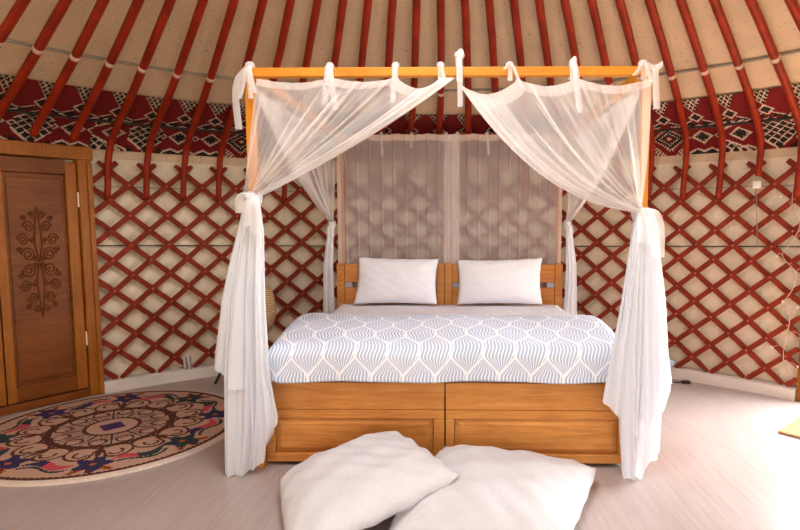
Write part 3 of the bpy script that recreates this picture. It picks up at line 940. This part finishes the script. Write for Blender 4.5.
def rug_class(r, a):
    x, y = r * math.cos(a), r * math.sin(a)
    if r > .716: return 1
    if r > .686: return 2 if r > .694 or (a * 40) % 1 < .6 else 0
    if abs(x) / .085 + abs(y) / .085 < 1: return 7 if abs(x) + abs(y) > .045 or abs(x - y) < .012 else 3
    if r < .135: return 0
    if r < .155: return 2
    n = 12
    q = (a / (2 * PI) * n) % 1 - .5; ki = int(a / (2 * PI) * n)
    if r < .335:                                     # ring of fans
        X = q * 2 * PI / n * r; h = (r - .155) / .18
        if abs(abs(q) - .5) < .035 / (.4 + h): return 4
        lobe = math.hypot(X, r - .262)
        if lobe < .050 and lobe > .036: return 2
        if abs((math.atan2(X, r - .16) * 7 + 50) % 1 - .5) < .17 and h < .55: return 2
        if h > .86: return 2
        return 0
    n = 8
    q = (a / (2 * PI) * n) % 1 - .5; ki = int(a / (2 * PI) * n) % 8
    X = q * 2 * PI / n * r
    # flower wreath
    dx, dy = X, r - .575
    ang = math.atan2(dy, dx); rr = math.hypot(dx, dy)
    pet = .080 + .018 * math.cos(5 * ang + ki)
    if rr < .016: return 6
    if rr < pet:
        if .040 < rr < .048: return 4 if ki % 2 == 0 else 3
        return 3 if ki % 3 != 1 else 4
    for sx in (-1, 1):                               # pointed orange leaves round each flower
        ex, ey = X - sx * .062, r - .642
        u, v = ex * .7 + sx * ey * .7, -sx * ex * .7 + ey * .7
        if (u / .050) ** 2 + (v / .020) ** 2 < 1: return 6 if abs(v) > .006 else 2
    if (X / .020) ** 2 + ((r - .660) / .034) ** 2 < 1: return 2
    q2 = ((a / (2 * PI) * n) + .5) % 1 - .5; X2 = q2 * 2 * PI / n * r
    k2 = int(a / (2 * PI) * n + .5) % 8
    wv = .558 + .028 * math.sin(q2 * 11 + k2)
    if abs(X2) < .135 and abs(r - wv) < .034 * (1 - (X2 / .15) ** 2): return 5 if (X2 > -.02) == (k2 % 2 == 0) else (4 if k2 % 3 else 3)
    if abs(X2) < .13 and abs(r - wv - .048) < .010: return 4
    # brown scrolls
    for sx in (-1, 1):
        ex, ey = X - sx * .085, r - .440
        t = math.atan2(ey, ex * sx) ; rr = math.hypot(ex, ey)
        if abs(rr - (.082 - .010 * t)) < .009: return 2
        if abs(rr - .032) < .008 and t > -1.2: return 2
    if abs(X) < .011 and r < .50: return 2
    if r < .345: return 2
    return 0
rg = MB(); NR, NA = 100, 400
rg.v.append((-2.03, .500, .016))
for i in range(1, NR + 1):
    r = RR * i / NR
    for k in range(NA):
        a = 2 * PI * k / NA
        z = .016 if i < NR - 1 else .013
        rg.v.append((-2.03 + r * math.cos(a), .500 + r * math.sin(a), z))
for k in range(NA): rg.f.append([0, 1 + k, 1 + (k + 1) % NA]); rg.m.append(3)
for i in range(1, NR):
    for k in range(NA):
        b = 1 + (i - 1) * NA
        rg.f.append([b + k, b + NA + k, b + NA + (k + 1) % NA, b + (k + 1) % NA]); rg.m.append(rug_class(RR * (i + .5) / NR, 2 * PI * (k + .5) / NA))
b0 = len(rg.v); base = 1 + (NR - 1) * NA
for k in range(NA):
    a = 2 * PI * k / NA; rg.v.append((-2.03 + (RR + .004) * math.cos(a), .500 + (RR + .004) * math.sin(a), .001))
for k in range(NA): rg.f.append([base + k, b0 + k, b0 + (k + 1) % NA, base + (k + 1) % NA]); rg.m.append(1)
tag(rg.build('round_rug', RUG), 'round floral rug in cream, navy and pink on the floor before the wooden door', 'rug')

# door mat by the right doorway
dm = MB().box(-.40, .40, -.25, .25, .001, .016)
o = dm.build('doormat', 'mat', bevel=.004)
o.location = (2.41, .36, 0); o.rotation_euler = (0, 0, -math.radians(48))
tag(o, 'tan coir doormat on the floor at the right edge by the doorway', 'doormat')

# ------------------------------------------------------------------ bedside things, mostly behind the curtains
def side_table(x, y, label, rz):
    t = thing('bedside_table', label, 'side table', (x, y, 0), 0, 'bedside tables with black legs')
    def disc(u, v): return None
    mb = MB(); n = 36; r = .10
    mb.tube([(x, y, .405), (x, y, .41), (x, y, .428), (x, y, .432)], [r - .008, r, r, r - .006], n)
    mb.build('tabletop', 'black', t, smooth=False)
    for k in range(3):
        a = rz + k * 2 * PI / 3
        MB().tube([(x + (.07) * math.cos(a), y + .07 * math.sin(a), .405), (x + .33 * math.cos(a), y + .33 * math.sin(a), .006), (x + .331 * math.cos(a), y + .331 * math.sin(a), .001)], [.013, .010, .010], 8).build('leg', 'black', t, smooth=True)
side_table(-1.50, 1.31, 'small black three-legged table behind the left front curtain, one leg showing', math.radians(156))
side_table(1.46, 1.35, 'small black three-legged table behind the right front curtain', math.radians(35))
# wicker basket lamp body on the left table
wb = MB()
bx, by = -1.42, 1.31
prof = [(.0, .434), (.085, .434), (.125, .50), (.14, .60), (.13, .70), (.10, .765), (.06, .79), (.05, .79)]
pr = smooth_path([(a, b, 0) for a, b in prof], 4)
wb.grid(lambda u, v: (bx + max(.002, pr[int(round(v * (len(pr) - 1)))].x) * math.cos(2 * PI * u), by + max(.002, pr[int(round(v * (len(pr) - 1)))].x) * math.sin(2 * PI * u), pr[int(round(v * (len(pr) - 1)))].y), 40, len(pr) - 1, 0, True)
tag(wb.build('wicker_basket', 'wicker', smooth=True), 'tan wicker basket peeking out between the left curtain and the bed', 'basket')

# patterned pouch and plug on the floor right of the bed
pillow('pouch', 'small white and grey patterned pouch leaning on the baseboard beside the right curtain', 'pouch',
       [(1.53, 1.52, .10), (1.67, 1.50, .07), (1.745, 1.50, .17), (1.60, 1.54, .26)], .03, 'duvet', n=16, seed=4)
pg = MB().box(1.80, 1.86, 1.50, 1.53, .001, .022)
pg.tube(smooth_path([(1.80, 1.515, .012), (1.775, 1.515, .008), (1.76, 1.52, .006), (1.75, 1.54, .006)], 6), .004, 6)
tag(pg.build('power_plug', 'black', smooth=False), 'small black plug and lead on the floor below the right trellis', 'plug')

# socket on the lattice
c = Vector(cyl(41.75, 3.412, 1.508))
o = MB().box(-.026, .026, -.010, .010, -.026, .026).build('light_switch', 'plastic', bevel=.004)
o.location = c; o.rotation_euler = (0, 0, -math.radians(41.75))
k = MB().box(-.010, .010, -.013, -.009, -.016, .016).build('rocker', 'plastic', o, local=True, bevel=.002)
tag(o, 'small square white switch box fixed to the top of the right trellis', 'switch')

# webbing strap at the foot of the left trellis
c = Vector(cyl(-35.65, 3.418, .13))
t = thing('webbing_strap', 'short grey striped strap wrapped around the foot of the left trellis', 'strap', c, math.radians(35.65))
for i, (dx, mt_) in enumerate(((-.022, 'light_strap'), (-.008, 'grey_strap'), (.010, 'light_strap'), (.023, 'grey_strap'))):
    mb = MB(); ribbon(mb, [(dx, .0, .055), (dx + .002, -.008, .03), (dx + .003, -.008, -.02), (dx + .004, .0, -.045)], .014, (1, 0, 0), 5, .12)
    mb.build('strap_band', mt_, t, local=True, smooth=True)

# string lights at the right edge
t = thing('string_lights', 'thin pale wire of string lights hanging on the trellis at the right edge', 'string lights', cyl(46.3, 3.40, .1))
w = MB(); rnd = random.Random(5)
path = []
for i in range(15):
    z = 1.66 - i * .108
    path.append(cyl(46.0 + .55 * math.sin(i * 1.9) + (-.6 if i in (1, 6, 11) else 0), 3.395 + .008 * math.sin(i * 2.3), z))
w.tube(smooth_path(path, 6), .0026, 6)
spurs = []
for i in range(1, 14):
    a = Vector(path[i]); sgn = -1 if i % 3 else 1
    e = Vector(cyl(45.9 + sgn * -1.3 * rnd.uniform(.5, 1.3), 3.388, a.z + rnd.uniform(-.02, .09)))
    m_ = a.lerp(e, .5) + Vector((0, -.008, .02))
    w.tube(smooth_path([a, m_, e], 5), .0017, 5); spurs.append(e)
w.build('wire', 'wire', t, smooth=True)
for e in spurs: MB().sphere(e, .0055, 8, 5, (1, 1, 1.4)).build('bulb', 'glassbulb', t, smooth=True)
lo = ring_cord('loose_wire', 'loose thin grey wire looping down the right trellis from the switch box', 3.405, lambda q: 1.48 - .42 * q, 41.7, 42.2, .003, 'grey_cord', 0, 'wire', 20)

# ------------------------------------------------------------------ camera
F, PITCH, YAW, SX, SY = 565.55, .0939, -.0166, 44.37, 8.08
cam = bpy.data.cameras.new('camera'); co = bpy.data.objects.new('camera', cam); COL.objects.link(co)
cam.sensor_width = 36; cam.sensor_fit = 'HORIZONTAL'; cam.lens = F * 36 / 800
cam.shift_x = -SX / 800; cam.shift_y = SY / 800
cam.clip_start = .05
co.location = (.0343, -2.7895, 1.26); co.rotation_euler = (PI / 2 - PITCH, 0, -YAW)
sc.camera = co

# ------------------------------------------------------------------ light
w = bpy.data.worlds.new('world'); sc.world = w; w.use_nodes = True
bg = w.node_tree.nodes['Background']
bg.inputs[0].default_value = (.94, .965, 1.0, 1); bg.inputs[1].default_value = 1.85
def area(name, loc, target, sx, sy, power, color):
    l = bpy.data.lights.new(name, 'AREA'); l.shape = 'RECTANGLE'; l.size = sx; l.size_y = sy
    l.energy = power; l.color = color
    o = bpy.data.objects.new(name, l); COL.objects.link(o)
    o.location = loc; o.rotation_euler = (Vector(target) - Vector(loc)).to_track_quat('-Z', 'Y').to_euler()
    return o
dl_ = area('doorway_daylight', cyl(dc2, 3.62, 1.15), (1.0, -.1, 0), 1.0, 1.2, 46, (.97, .98, 1)); dl_.data.spread = math.radians(125)
area('crown_daylight', (CX, CY, 3.25), (CX, CY, 0), 1.3, 1.3, 42, (.94, .97, 1))
sl = bpy.data.lights.new('sun', 'SUN'); sl.energy = 36; sl.angle = .02; sl.color = (1, .93, .84)
so_ = bpy.data.objects.new('sun', sl); COL.objects.link(so_)
so_.rotation_euler = Vector((-.50, -.80, -.80)).to_track_quat('-Z', 'Y').to_euler()

sc.view_settings.view_transform = 'Standard'; sc.view_settings.look = 'None'
sc.view_settings.exposure = .62; sc.view_settings.gamma = 1; sc.view_settings.use_curve_mapping = False
